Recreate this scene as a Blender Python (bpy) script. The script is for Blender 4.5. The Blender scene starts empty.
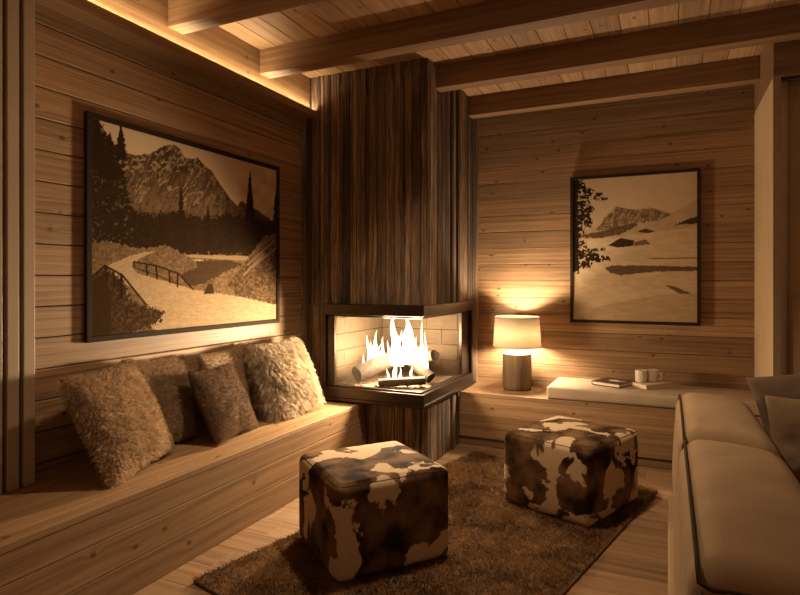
import bpy, bmesh, math, random
import numpy as np
from mathutils import Vector, Matrix
PI = math.pi
C = bpy.context.scene.collection
random.seed(7)
RNG = np.random.default_rng(11)

# ------------------------------------------------------------------ frame / camera constants (metres)
CAM_H, FPX, YAW, HOR = 1.40, 574.85, 0.435967, 281.25
XW, YW, ZC = -2.75, 5.28, 3.07          # left wall, back wall, ceiling

# ------------------------------------------------------------------ helpers
def tag(o, label=None, cat=None, group=None, kind=None):
    if label: o['label'] = label
    if cat: o['category'] = cat
    if group: o['group'] = group
    if kind: o['kind'] = kind
    return o

def thing(name, label, cat, loc=(0, 0, 0), group=None, rotz=0):
    o = bpy.data.objects.new(name, None); C.objects.link(o)
    o.location = loc; o.rotation_euler = (0, 0, rotz); o.empty_display_size = .1
    return tag(o, label, cat, group)

def link(name, me, mat, parent=None, loc=None):
    o = bpy.data.objects.new(name, me); C.objects.link(o)
    if mat is not None: me.materials.append(mat)
    if parent is not None: o.parent = parent
    if loc is not None: o.location = loc
    return o

class MB:
    """collects shapes with wood UVs and a per-piece tone"""
    def __init__(s): s.v = []; s.f = []; s.uv = []; s.t = []; s.off = Vector((0, 0, 0))
    def box(s, x0, x1, y0, y1, z0, z1, grain='x', tone=None):
        b = len(s.v); o = s.off
        P = [(x, y, z) for z in (z0, z1) for y in (y0, y1) for x in (x0, x1)]
        s.v += [(p[0]-o[0], p[1]-o[1], p[2]-o[2]) for p in P]
        F = [(0, 2, 3, 1), (4, 5, 7, 6), (0, 1, 5, 4), (2, 6, 7, 3), (0, 4, 6, 2), (1, 3, 7, 5)]
        ru, rv = random.uniform(0, 40), random.uniform(0, 40)
        tn = random.uniform(.80, 1.14) if tone is None else tone
        s.t += [tn]*8
        g = 'xyz'.index(grain); c = [k for k in range(3) if k != g]
        for f in F:
            s.f.append(tuple(b+i for i in f))
            for i in f:
                p = P[i]
                s.uv.append((p[g]+ru, p[c[0]]+p[c[1]]+rv))
    def build(s, name, mat, parent=None, bevel=.003, loc=None, seg=2):
        me = bpy.data.meshes.new(name); me.from_pydata(s.v, [], s.f)
        l = me.uv_layers.new(name='UVMap'); l.data.foreach_set('uv', np.array(s.uv, 'f').ravel())
        a = me.attributes.new('tone', 'FLOAT', 'POINT'); a.data.foreach_set('value', np.array(s.t, 'f'))
        me.update()
        o = link(name, me, mat, parent, loc if loc is not None else (s.off if parent is None else None))
        if bevel:
            m = o.modifiers.new('b', 'BEVEL'); m.width = bevel; m.segments = seg; m.limit_method = 'ANGLE'
        return o

def mesh(name, verts, faces, mat, parent=None, smooth=True, loc=None):
    me = bpy.data.meshes.new(name); me.from_pydata([tuple(v) for v in verts], [], [tuple(f) for f in faces])
    if smooth: me.polygons.foreach_set('use_smooth', [True]*len(me.polygons))
    me.update()
    return link(name, me, mat, parent, loc)

def rbox(hx, hy, hz, r, k=5, m=6, bulge=(0, 0, 0)):
    """rounded box about the origin; bulge = extra crown of the faces"""
    def ax(h):
        a = list(np.linspace(-h, -h+r, k+1)); b = list(np.linspace(-h+r, h-r, m+1))[1:-1]; c = list(np.linspace(h-r, h, k+1))
        return a+b+c
    A = [ax(hx), ax(hy), ax(hz)]; H = (hx, hy, hz)
    idx = {}; V = []; F = []
    def vid(p):
        key = tuple(round(q, 6) for q in p)
        if key not in idx:
            idx[key] = len(V); V.append(p)
        return idx[key]
    for d in range(3):
        u, w = [(1, 2), (2, 0), (0, 1)][d]
        for sgn in (-1, 1):
            for i in range(len(A[u])-1):
                for j in range(len(A[w])-1):
                    q = []
                    for (ii, jj) in ((i, j), (i+1, j), (i+1, j+1), (i, j+1)):
                        p = [0, 0, 0]; p[d] = sgn*H[d]; p[u] = A[u][ii]; p[w] = A[w][jj]; q.append(vid(tuple(p)))
                    F.append(q if sgn > 0 else q[::-1])
    V = np.array(V, float); Hh = np.array(H)
    inner = np.clip(V, -(Hh-r), Hh-r); dlt = V-inner
    n = np.linalg.norm(dlt, axis=1, keepdims=True); n[n == 0] = 1
    nv = dlt/n; V2 = inner+nv*r
    s = V2/Hh
    w = np.stack([(1-s[:, 1]**2)*(1-s[:, 2]**2), (1-s[:, 0]**2)*(1-s[:, 2]**2), (1-s[:, 0]**2)*(1-s[:, 1]**2)], 1).clip(0)
    V2 += nv*w*np.array(bulge)
    return V2, F

def tube(pts, r, n=8, closed=False, cap=True):
    pts = [Vector(p) for p in pts]; V = []; F = []; N = len(pts)
    up = None
    for i, p in enumerate(pts):
        a = pts[(i-1) % N] if (closed or i > 0) else p; b = pts[(i+1) % N] if (closed or i < N-1) else p
        t = (b-a).normalized()
        if up is None: up = Vector((0, 0, 1)) if abs(t.z) < .9 else Vector((1, 0, 0))
        x = t.cross(up).normalized(); y = x.cross(t).normalized(); up = y
        rr = r(i/(N-1)) if callable(r) else r
        for k in range(n):
            an = 2*PI*k/n; V.append(p+x*math.cos(an)*rr+y*math.sin(an)*rr)
    M = N if closed else N-1
    for i in range(M):
        for k in range(n):
            F.append((i*n+k, i*n+(k+1) % n, ((i+1) % N)*n+(k+1) % n, ((i+1) % N)*n+k))
    if not closed and cap:
        F.append(tuple(range(n-1, -1, -1))); F.append(tuple((N-1)*n+k for k in range(n)))
    return V, F

def lathe(prof, n=40, cap0=True, cap1=True):
    V = []; F = []
    for (r, z) in prof:
        for k in range(n):
            a = 2*PI*k/n; V.append((r*math.cos(a), r*math.sin(a), z))
    for i in range(len(prof)-1):
        for k in range(n):
            F.append((i*n+k, i*n+(k+1) % n, (i+1)*n+(k+1) % n, (i+1)*n+k))
    if cap0: F.append(tuple(range(n-1, -1, -1)))
    if cap1: F.append(tuple((len(prof)-1)*n+k for k in range(n)))
    return V, F

# ------------------------------------------------------------------ materials
class NT:
    def __init__(s, name):
        s.m = bpy.data.materials.new(name); s.m.use_nodes = True; s.t = s.m.node_tree; s.t.nodes.clear()
        s.out = s.n('ShaderNodeOutputMaterial')
    def n(s, ty, **kw):
        nd = s.t.nodes.new(ty)
        for k, v in kw.items():
            if k.startswith('i_'): nd.inputs[k[2:].replace('_', ' ')].default_value = v
            else: setattr(nd, k, v)
        return nd
    def l(s, a, b): s.t.links.new(a, b)
    def math(s, op, a, b=None, clamp=False):
        nd = s.n('ShaderNodeMath', operation=op, use_clamp=clamp)
        for i, x in enumerate((a, b)):
            if x is None: continue
            if isinstance(x, (int, float)): nd.inputs[i].default_value = x
            else: s.l(x, nd.inputs[i])
        return nd.outputs[0]
    def xyz(s, x, y, z=0.0):
        nd = s.n('ShaderNodeCombineXYZ')
        for i, q in enumerate((x, y, z)):
            if isinstance(q, (int, float)): nd.inputs[i].default_value = q
            else: s.l(q, nd.inputs[i])
        return nd.outputs[0]
    def noise(s, vec, scale=1.0, detail=2.0, rough=.5, dist=0.0):
        nd = s.n('ShaderNodeTexNoise'); nd.inputs['Scale'].default_value = scale; nd.inputs['Detail'].default_value = detail
        nd.inputs['Roughness'].default_value = rough; nd.inputs['Distortion'].default_value = dist
        if vec is not None: s.l(vec, nd.inputs['Vector'])
        return nd.outputs['Fac']
    def ramp(s, fac, stops, interp='LINEAR'):
        nd = s.n('ShaderNodeValToRGB'); cr = nd.color_ramp; cr.interpolation = interp
        while len(cr.elements) > 1: cr.elements.remove(cr.elements[-1])
        cr.elements[0].position = stops[0][0]; cr.elements[0].color = (*stops[0][1], 1)
        for p, c in stops[1:]:
            e = cr.elements.new(p); e.color = (*c, 1)
        s.l(fac, nd.inputs[0]); return nd.outputs[0]
    def mapr(s, x, a, b, c=0.0, d=1.0, smooth=True):
        nd = s.n('ShaderNodeMapRange', interpolation_type='SMOOTHSTEP' if smooth else 'LINEAR')
        s.l(x, nd.inputs[0])
        for i, q in enumerate((a, b, c, d)): nd.inputs[i+1].default_value = q
        return nd.outputs[0]
    def mix(s, fac, a, b, mode='MIX'):
        nd = s.n('ShaderNodeMix', data_type='RGBA', blend_type=mode)
        for i, q in ((0, fac), (6, a), (7, b)):
            if isinstance(q, (int, float)): nd.inputs[i].default_value = q
            elif isinstance(q, tuple): nd.inputs[i].default_value = (*q, 1)
            else: s.l(q, nd.inputs[i])
        return nd.outputs[2]
    def bump(s, h, strength=.3, dist=.01):
        nd = s.n('ShaderNodeBump'); nd.inputs['Strength'].default_value = strength; nd.inputs['Distance'].default_value = dist
        s.l(h, nd.inputs['Height']); return nd.outputs[0]
    def princ(s, col, rough=.5, metal=0.0, normal=None, spec=.4, sheen=0.0):
        b = s.n('ShaderNodeBsdfPrincipled')
        if isinstance(col, tuple): b.inputs['Base Color'].default_value = (*col, 1)
        else: s.l(col, b.inputs['Base Color'])
        if isinstance(rough, (int, float)): b.inputs['Roughness'].default_value = rough
        else: s.l(rough, b.inputs['Roughness'])
        b.inputs['Metallic'].default_value = metal; b.inputs['Specular IOR Level'].default_value = spec
        b.inputs['Sheen Weight'].default_value = sheen
        if normal is not None: s.l(normal, b.inputs['Normal'])
        s.l(b.outputs[0], s.out.inputs[0]); return b
    def obj(s): return s.n('ShaderNodeTexCoord').outputs['Object']

def wood(name, dark, mid, light, rough=.5, knots=True, ring=24., lo=.34, hi=.66, bump=.25, knot_d=.10):
    t = NT(name)
    uv = t.n('ShaderNodeUVMap', uv_map='UVMap').outputs[0]
    sp = t.n('ShaderNodeSeparateXYZ'); t.l(uv, sp.inputs[0]); u, v = sp.outputs[0], sp.outputs[1]
    tone = t.n('ShaderNodeAttribute', attribute_name='tone').outputs['Fac']
    vor = t.n('ShaderNodeTexVoronoi', voronoi_dimensions='2D', feature='F1')
    t.l(t.xyz(t.math('MULTIPLY', u, 4.6), t.math('MULTIPLY', v, 6.6)), vor.inputs['Vector']); vor.inputs['Scale'].default_value = 1
    d = vor.outputs['Distance']
    rs = t.n('ShaderNodeSeparateColor'); t.l(vor.outputs['Color'], rs.inputs[0])
    on = t.math('GREATER_THAN', rs.outputs[0], .70)
    wig = t.noise(t.xyz(t.math('MULTIPLY', u, .9), t.math('MULTIPLY', v, 5.0)), 1, 2)
    push = t.math('MULTIPLY', t.mapr(d, .30, 0.0), t.math('MULTIPLY', on, .8 if knots else 0.0))
    vv = t.math('ADD', t.math('ADD', t.math('MULTIPLY', v, ring), t.math('MULTIPLY', wig, 2.2)), push)
    g1 = t.noise(t.xyz(t.math('MULTIPLY', u, .55), vv), 1, 4, .6)
    g2 = t.noise(t.xyz(t.math('MULTIPLY', u, 4.0), t.math('MULTIPLY', v, 130.0)), 1, 3, .6)
    g3 = t.noise(t.xyz(t.math('MULTIPLY', u, .35), t.math('MULTIPLY', v, 3.0)), 1, 2)
    f = t.math('ADD', t.math('ADD', t.math('MULTIPLY', g1, .56), t.math('MULTIPLY', g2, .26)), t.math('MULTIPLY', g3, .18))
    col = t.ramp(f, [(lo, dark), ((lo+hi)/2, mid), (hi, light)])
    col = t.mix(1.0, col, t.xyz(tone, tone, tone), 'MULTIPLY')
    if knots:
        km = t.math('MULTIPLY', t.mapr(d, knot_d, knot_d*.35), on)
        col = t.mix(t.math('MULTIPLY', km, .75), col, tuple(q*.35 for q in dark))
    nb = t.bump(f, bump, .006)
    t.princ(col, rough, normal=nb, spec=.35)
    return t.m

def old_boards():
    t = NT('reclaimed_boards')
    uv = t.n('ShaderNodeUVMap', uv_map='UVMap').outputs[0]
    sp = t.n('ShaderNodeSeparateXYZ'); t.l(uv, sp.inputs[0]); u, v = sp.outputs[0], sp.outputs[1]
    tone = t.n('ShaderNodeAttribute', attribute_name='tone').outputs['Fac']
    wob = t.noise(t.xyz(t.math('MULTIPLY', u, 2.2), t.math('MULTIPLY', v, 9.0)), 1, 3)
    vv = t.math('ADD', t.math('MULTIPLY', v, 55.0), t.math('MULTIPLY', wob, 5.0))
    g1 = t.noise(t.xyz(t.math('MULTIPLY', u, 1.1), vv), 1, 5, .65)
    g2 = t.noise(t.xyz(t.math('MULTIPLY', u, 7.0), t.math('MULTIPLY', v, 140.0)), 1, 3, .6)
    g3 = t.noise(t.xyz(t.math('MULTIPLY', u, 1.6), t.math('MULTIPLY', v, 6.0)), 1, 3)
    f = t.math('ADD', t.math('ADD', t.math('MULTIPLY', g1, .5), t.math('MULTIPLY', g2, .25)), t.math('MULTIPLY', g3, .25))
    col = t.ramp(f, [(.36, (.016, .009, .005)), (.46, (.075, .044, .024)), (.55, (.17, .107, .062)), (.68, (.40, .285, .19))])
    col = t.mix(1.0, col, t.xyz(tone, tone, tone), 'MULTIPLY')
    t.princ(col, .75, normal=t.bump(f, .9, .012), spec=.3)
    return t.m

def fabric(name, col, var=.12, weave=420., rough=.9, sheen=0.0, bump=.25, low=6.):
    t = NT(name); o = t.obj()
    n = t.noise(o, low, 3); n2 = t.noise(o, weave, 2)
    h = t.math('ADD', n2, t.noise(o, weave*.35, 2))
    f = t.math('ADD', t.math('MULTIPLY', n, .6), t.math('MULTIPLY', n2, .4))
    a = tuple(q*(1-var) for q in col); b = tuple(min(1, q*(1+var)) for q in col)
    t.princ(t.ramp(f, [(.35, a), (.65, b)]), rough, normal=t.bump(h, bump, .002), spec=.03, sheen=sheen)
    return t.m

def plain(name, col, rough=.5, metal=0.0, spec=.4, nscale=30., var=.1):
    t = NT(name); n = t.noise(t.obj(), nscale, 3)
    a = tuple(q*(1-var) for q in col); b = tuple(min(1, q*(1+var)) for q in col)
    t.princ(t.ramp(n, [(.3, a), (.7, b)]), rough, metal, spec=spec); return t.m

W_WALL = wood('spruce_wall', (0.133, 0.065, 0.027), (0.297, 0.169, 0.081), (0.435, 0.274, 0.148), .55, ring=48.)
W_BENCH = wood('spruce_bench', (0.146, 0.074, 0.031), (0.273, 0.155, 0.073), (0.371, 0.227, 0.119), .48, ring=32.)
W_CEIL = wood('ceiling_boards', (0.223, 0.116, 0.052), (0.382, 0.223, 0.112), (0.498, 0.314, 0.168), .55, ring=30.)
W_BEAM = wood('beam_timber', (0.138, 0.068, 0.030), (0.233, 0.130, 0.062), (0.329, 0.199, 0.103), .6, ring=34., knots=False)
W_FLOOR = wood('floor_oak', (0.118, 0.059, 0.026), (0.212, 0.118, 0.057), (0.288, 0.174, 0.090), .42, ring=26., knots=False)
W_OLD = old_boards()
W_BLOCK = wood('lamp_wood', (.06, .034, .017), (.15, .092, .048), (.22, .142, .08), .85, knots=False, ring=13.)
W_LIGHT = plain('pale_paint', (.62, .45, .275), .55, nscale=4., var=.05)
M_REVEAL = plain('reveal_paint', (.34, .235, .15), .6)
M_SLAT = plain('slat_wood', (.36, .255, .165), .5, nscale=3., var=.06)
M_DARK = plain('dark_paint', (.10, .062, .038), .6)
M_METAL = plain('bronze_black_steel', (.035, .022, .014), .32, .75, .5)
M_FRAME = plain('picture_frame_wood', (.03, .018, .010), .7, spec=.06)
M_SOFA = fabric('sofa_linen', (.275, .180, .103))
M_PIPE = fabric('piping_dark', (.05, .032, .02))
M_PIPE2 = fabric('piping_tan', (.31, .21, .125))
M_CUSH = fabric('bench_linen', (.40, .30, .20), weave=300.)
M_VELV = fabric('sofa_pillow_grey', (.15, .102, .066), weave=500.)
M_VELV2 = fabric('sofa_pillow_taupe', (.19, .125, .076), weave=500.)
M_CURT = fabric('curtain_cloth', (.52, .38, .25), weave=380.)
M_CERAM = plain('stoneware', (.66, .54, .40), .35, nscale=60., var=.05)
M_PAPER = plain('paper', (.62, .50, .36), .8, nscale=90., var=.08)
M_BOOKD = plain('book_cover_dark', (.05, .032, .02), .35)
M_CORD = plain('cord_rubber', (.12, .075, .04), .5)
M_BRASS = plain('lamp_metal', (.5, .36, .18), .35, .8)
M_ASH = plain('ash', (.16, .10, .06), .95, nscale=40., var=.5)
M_BRICK = plain('firebrick', (.105, .070, .039), .85, nscale=12., var=.12)

def pile(name, a, b, scale=5., hairy=True):
    t = NT(name); o = t.obj()
    n = t.noise(o, scale, 4, .6); n2 = t.noise(o, scale*14, 2)
    f = t.math('ADD', t.math('MULTIPLY', n, .75), t.math('MULTIPLY', n2, .25))
    col = t.ramp(f, [(.38, a), (.62, b)])
    if hairy:
        tn = t.n('ShaderNodeAttribute', attribute_name='tone').outputs['Fac']; col = t.mix(1.0, col, t.xyz(tn, tn, tn), 'MULTIPLY')
    bs = t.n('ShaderNodeBsdfDiffuse'); t.l(col, bs.inputs[0])
    tr = t.n('ShaderNodeBsdfTranslucent'); t.l(col, tr.inputs[0])
    mx = t.n('ShaderNodeMixShader'); mx.inputs[0].default_value = .25
    t.l(bs.outputs[0], mx.inputs[1]); t.l(tr.outputs[0], mx.inputs[2]); t.l(mx.outputs[0], t.out.inputs[0])
    return t.m

F_TAN = pile('fur_tan', (.42, .28, .16), (.64, .46, .29), 7.)
F_BROWN = pile('fur_brown', (.13, .075, .04), (.30, .19, .11), 7.)
F_MID = pile('fur_mid', (.32, .21, .125), (.50, .36, .225), 7.)
F_WHITE = pile('fur_cream', (0.447, 0.344, 0.232), (0.619, 0.507, 0.370), 7.)
COVER = {'fur_tan': plain('hide_tan', (.30, .2, .12), .9), 'fur_brown': plain('hide_brown', (.12, .07, .038), .9), 'fur_mid': plain('hide_mid', (.27, .18, .105), .9), 'fur_cream': plain('hide_cream', (.44, .33, .22), .9)}
M_RUGB = plain('rug_backing', (.10, .055, .026), .95)
F_RUG = pile('rug_pile', (.085, .040, .015), (.33, .175, .072), 3.6)

def cowhide(name, seed, thr):
    t = NT(name); o = t.obj()
    mp = t.n('ShaderNodeMapping'); mp.inputs['Location'].default_value = seed; t.l(o, mp.inputs[0])
    n = t.noise(mp.outputs[0], 4.6, 6, .52, .5)
    n2 = t.noise(mp.outputs[0], 260, 2)
    cream = t.ramp(n2, [(.3, (.42, .29, .175)), (.7, (.55, .40, .255))])
    dark = t.ramp(t.noise(mp.outputs[0], 7, 3), [(.38, (.026, .013, .007)), (.66, (.17, .095, .046))])
    col = t.mix(t.mapr(n, thr-.006, thr+.012), dark, cream)
    t.princ(col, .9, normal=t.bump(t.noise(mp.outputs[0], 330, 3), .35, .002), spec=.02)
    return t.m

def glass_mat():
    t = NT('fire_glass')
    tr = t.n('ShaderNodeBsdfTransparent'); tr.inputs[0].default_value = (.97, .95, .92, 1)
    gl = t.n('ShaderNodeBsdfGlossy'); gl.inputs['Roughness'].default_value = .02
    mx = t.n('ShaderNodeMixShader'); mx.inputs[0].default_value = .035; t.l(tr.outputs[0], mx.inputs[1]); t.l(gl.outputs[0], mx.inputs[2])
    t.l(mx.outputs[0], t.out.inputs[0]); return t.m
M_GLASS = glass_mat()

def emis(name, col, strength, see=True, attr=None, tip=None):
    t = NT(name); e = t.n('ShaderNodeEmission'); e.inputs[1].default_value = strength; e.inputs[0].default_value = (*col, 1)
    if attr:
        a = t.n('ShaderNodeAttribute', attribute_name=attr).outputs['Fac']
        t.l(t.ramp(a, [(0.0, col), (.7, col), (1.0, tip)]), e.inputs[0])
    if see:
        tr = t.n('ShaderNodeBsdfTransparent'); ad = t.n('ShaderNodeAddShader')
        t.l(e.outputs[0], ad.inputs[0]); t.l(tr.outputs[0], ad.inputs[1]); t.l(ad.outputs[0], t.out.inputs[0])
    else: t.l(e.outputs[0], t.out.inputs[0])
    return t.m

WARM = (1.0, .78, .52)
M_FLAME = emis('flame', (1.0, .80, .50), 2.4, True, 'h', (.8, .52, .24))
M_EMBER = emis('ember', (1.0, .55, .2), 1.6, False)
M_LED = emis('led', (1.0, .79, .50), 46., False)
M_BULB = emis('bulb', (1.0, .8, .5), 10., True)

def shade_mat():
    t = NT('lamp_shade_linen'); o = t.obj()
    n = t.noise(o, 300, 2); col = t.ramp(n, [(.3, (.34, .28, .20)), (.7, (.40, .33, .24))])
    d = t.n('ShaderNodeBsdfDiffuse'); t.l(col, d.inputs[0]); tr = t.n('ShaderNodeBsdfTranslucent'); t.l(col, tr.inputs[0])
    mx = t.n('ShaderNodeMixShader'); mx.inputs[0].default_value = .42
    t.l(d.outputs[0], mx.inputs[1]); t.l(tr.outputs[0], mx.inputs[2]); t.l(mx.outputs[0], t.out.inputs[0]); return t.m
M_SHADE = shade_mat()

# ------------------------------------------------------------------ setting
def planks(mb, axis, lo, hi, w, start, fn, gap=.0018):
    a = start
    while a < hi:
        b = min(a+w, hi); a2 = max(a, lo)
        if b-a2 > .008: fn(mb, a2+gap, b-gap)
        a += w

PH = .152
w = MB(); planks(w, 'z', 0, ZC+.05, PH, 1.43-PH*10, lambda m, a, b: m.box(XW-.03, XW, -2.2, YW+.03, a, b, 'y'))
w.box(XW-.06, XW-.031, -2.2, YW+.06, 0, ZC+.05, 'y', .15)
tag(w.build('wall_left', W_WALL, bevel=.0055), kind='structure')
w = MB(); planks(w, 'z', 0, ZC+.05, PH, 1.405-PH*10, lambda m, a, b: m.box(XW, 2.6, YW, YW+.03, a, b, 'x'), .0011)
w.box(XW, 2.6, YW+.031, YW+.06, 0, ZC+.05, 'x', .15)
tag(w.build('wall_back', W_WALL, bevel=.004), kind='structure')
w = MB()
def floor_row(m, a, b):
    x = XW-.6-random.uniform(0, 1.2)
    while x < 2.6:
        L = random.uniform(1.5, 2.3); m.box(max(x, XW)+.0006, max(min(x+L, 2.6), XW+.02)-.0006, a-.0012, b+.0012, -.02, 0, 'x'); x += L
planks(w, 'y', -2.2, YW, .19, -2.2, floor_row)
w.box(XW, 2.6, -2.2, YW, -.06, -.021, 'x', .3)
tag(w.build('floor', W_FLOOR, bevel=.0012, seg=1), kind='structure')
w = MB(); planks(w, 'x', XW, 2.6, .172, XW+.06, lambda m, a, b: m.box(a, b, -2.2, YW, ZC, ZC+.025, 'y'))
w.box(XW, 2.6, -2.2, YW, ZC+.026, ZC+.06, 'y', .3)
tag(w.build('ceiling', W_CEIL, bevel=.003), kind='structure')

# fascia and light ledge along the left wall
YC0 = 3.98                                       # front of the chimney breast
w = MB(); w.box(XW, -2.668, -2.2, YC0, 2.75, ZC, 'y', .95)
tag(w.build('trim_1', W_BENCH, bevel=.002), kind='structure')
w = MB(); w.box(XW, -2.617, -2.2, YC0, 2.735, 2.778, 'y', .9); w.box(-2.617, -2.61, -2.2, YC0, 2.735, 2.794, 'y', .9)
tag(w.build('trim_2', W_BENCH, bevel=.001), kind='structure')
w = MB(); w.box(-2.645, -2.620, -2.1, YC0-.01, 2.778, 2.784, 'y')
tag(w.build('led_strip', M_LED, bevel=0), 'thin warm light strip glowing along the ledge on the left wall', 'light strip')

# ceiling beams
for i, (y0, xa, xb, lab) in enumerate([
        (2.49, -2.668, 2.6, 'timber ceiling beam nearest the viewer, ending at the glowing ledge'),
        (3.33, -2.668, 2.6, 'timber ceiling beam just in front of the chimney column'),
        (4.15, -1.64, 2.6, 'timber ceiling beam running into the right face of the chimney column'),
        (4.97, -1.64, .618, 'timber ceiling beam closest to the back wall')]):
    w = MB(); w.off = Vector(((xa+xb)/2, y0+.055, 2.895)); w.box(xa, xb, y0, y0+.115, 2.895, ZC, 'x', 1.0)
    tag(w.build('ceiling_beam', W_BEAM, bevel=.004), lab, 'beam', 'timber beams under the ceiling', 'structure')
# window bay: side return, header
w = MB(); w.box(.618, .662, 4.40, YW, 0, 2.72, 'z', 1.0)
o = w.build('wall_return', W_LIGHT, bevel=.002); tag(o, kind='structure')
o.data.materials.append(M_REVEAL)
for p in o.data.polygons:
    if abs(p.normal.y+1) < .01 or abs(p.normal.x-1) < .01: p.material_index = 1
w = MB(); w.box(.618, 2.6, 4.385, YW, 2.72, ZC, 'x', 1.0)
tag(w.build('trim_3', W_BEAM, bevel=.003), kind='structure')

# curtain
def curtain():
    xs = np.linspace(.664, 1.75, 260); zs = np.linspace(.02, 2.70, 12); V = []; F = []
    for z in zs:
        for x in xs:
            ph = (x-.664)/.12*2*PI-1.2
            k = .85+.15*math.sin(z*2.1)
            V.append((x+.012*math.sin(ph*2+.4), 4.448+.040*k*math.sin(ph+.25*math.sin(z*1.7))+.012*math.sin(ph*.37+z), z))
    n = len(xs)
    for j in range(len(zs)-1):
        for i in range(n-1): F.append((j*n+i, j*n+i+1, (j+1)*n+i+1, (j+1)*n+i))
    t = thing('curtain', 'brown floor-length curtain hanging in folds at the right edge', 'curtain', (1.2, 4.448, 0))
    V = [(v[0]-1.2, v[1]-4.448, v[2]) for v in V]
    o = mesh('cloth', V, F, M_CURT, t); m = o.modifiers.new('s', 'SOLIDIFY'); m.thickness = .004
    v, f = tube([(.665-1.2, 0, 2.708), (2.55-1.2, 0, 2.708)], .008, 8); mesh('rail', v, f, M_BRASS, t)
curtain()

# slatted panel at the left edge, standing on the bench
w = MB(); y = 1.722
while y > .6:
    w.box(XW+.001, -2.69, y-.053, y, .452, 2.735, 'z', random.uniform(.95, 1.05)); y -= .073
sl = w.build('slat_panel', M_SLAT, bevel=.003); w = MB(); w.box(XW+.001, -2.738, .5, 1.69, .452, 2.735, 'z', .2); w.build('backing', M_FRAME, sl, 0); tag(sl, 'vertical pale slat panel standing on the bench at the left edge', 'slat panel')

# ------------------------------------------------------------------ benches
t = thing('built_in_bench', 'long built-in spruce plank bench along the left wall under the pillows', 'bench', (XW+.3, 1.0, 0), 'built-in plank benches')
def rel(w, t): w.off = Vector(t.location); return w
w = rel(MB(), t)
w.box(XW+.002, -2.46, -2.0, YC0-.002, .418, .45, 'y'); w.box(-2.458, -2.166, -2.0, YC0-.002, .418, .45, 'y', 1.02)
w.build('seat_board', W_BENCH, t, bevel=.003)
w = rel(MB(), t)
for a, b in ((.302, .417), (.152, .3), (0.001, .15)): w.box(-2.195, -2.168, -2.0, YC0-.002, a, b, 'y')
w.build('front_panel', W_BENCH, t, bevel=.003)
t = thing('built_in_bench', 'built-in plank bench along the back wall carrying the lamp and the linen pad', 'bench', (-.5, 5.0, 0), 'built-in plank benches')
w = rel(MB(), t)
w.box(-1.638, .616, 4.70, 4.99, .418, .45, 'x'); w.box(-1.638, .616, 4.992, YW-.002, .418, .45, 'x')
w.build('seat_board', W_BENCH, t, bevel=.003)
w = rel(MB(), t)
for a, b in ((.262, .417), (.072, .26)): w.box(-1.638, .616, 4.702, 4.73, a, b, 'x')
w.box(-1.638, .616, 4.715, 4.74, 0.001, .07, 'x', .6)
w.build('front_panel', W_BENCH, t, bevel=.003)

# ------------------------------------------------------------------ chimney breast clad in old vertical boards
XL, XR = XW, -1.64
FX0, FX1, FY0, FY1, FZ0, FZ1 = -2.49, -1.615, 3.875, 5.06, .478, 1.222     # fireplace frame, outside
ch = thing('chimney_breast', 'tall corner chimney column clad in dark weathered vertical boards', 'chimney', ((XL+XR)/2, 4.6, 0))
ch['kind'] = 'structure'
def strips(seed, lo, hi):
    r = random.Random(seed); a = lo; out = []
    while a < hi-1e-6:
        b = a+r.choice((.014, .02, .028, .035, .045, .06, .075)); b = hi if hi-b < .02 else b
        tone = r.choice((.45, .65, .9, 1.1, 1.35, 1.7))
        out.append((a, b, r.uniform(0, .024), tone)); a = b
    return out
SF, SR = strips(3, XL, XR), strips(5, YC0, YW)
def clad(name, z0, z1, front=True, right=True, xlim=(XL, XR), ylim=(YC0, YW)):
    w = rel(MB(), ch)
    random.seed(name)
    for a, b, d, tn in SF if front else ():
        a, b = max(a, xlim[0]), min(b, xlim[1])
        if b-a > .004: w.box(a+.001, b-.001, YC0-d*.8, YC0+.03, z0, z1, 'z', tn)
    for a, b, d, tn in SR if right else ():
        a, b = max(a, ylim[0]), min(b, ylim[1])
        if b-a > .004: w.box(XR-.03, XR+d*.8, a+.001, b-.001, z0, z1, 'z', tn)
    return w
w = clad('upper', FZ1-.02, ZC); w.build('upper_boards', W_OLD, ch, bevel=.004)
w = clad('lower', 0.001, FZ0+.02); w.build('lower_boards', W_OLD, ch, bevel=.004)
w = clad('side', FZ0+.02, FZ1-.02, True, False, (XL, FX0+.03)); w.build('side_boards', W_OLD, ch, bevel=.004)
w = clad('rear', FZ0+.02, FZ1-.02, False, True, (XL, XR), (FY1-.03, YW)); w.build('rear_boards', W_OLD, ch, bevel=.004)
w = rel(MB(), ch)
w.box(XL+.002, XR-.031, YC0+.031, YW-.002, 1.25, ZC-.002, 'z', .3); w.box(XL+.002, XR-.031, YC0+.031, YW-.002, 0.002, .47, 'z', .3)
w.box(XL+.002, -2.52, YC0+.031, YW-.002, .47, 1.25, 'z', .3); w.box(-2.52, XR-.031, 4.93, YW-.002, .47, 1.25, 'z', .3)
w.build('core', M_DARK, ch, bevel=0)

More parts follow.
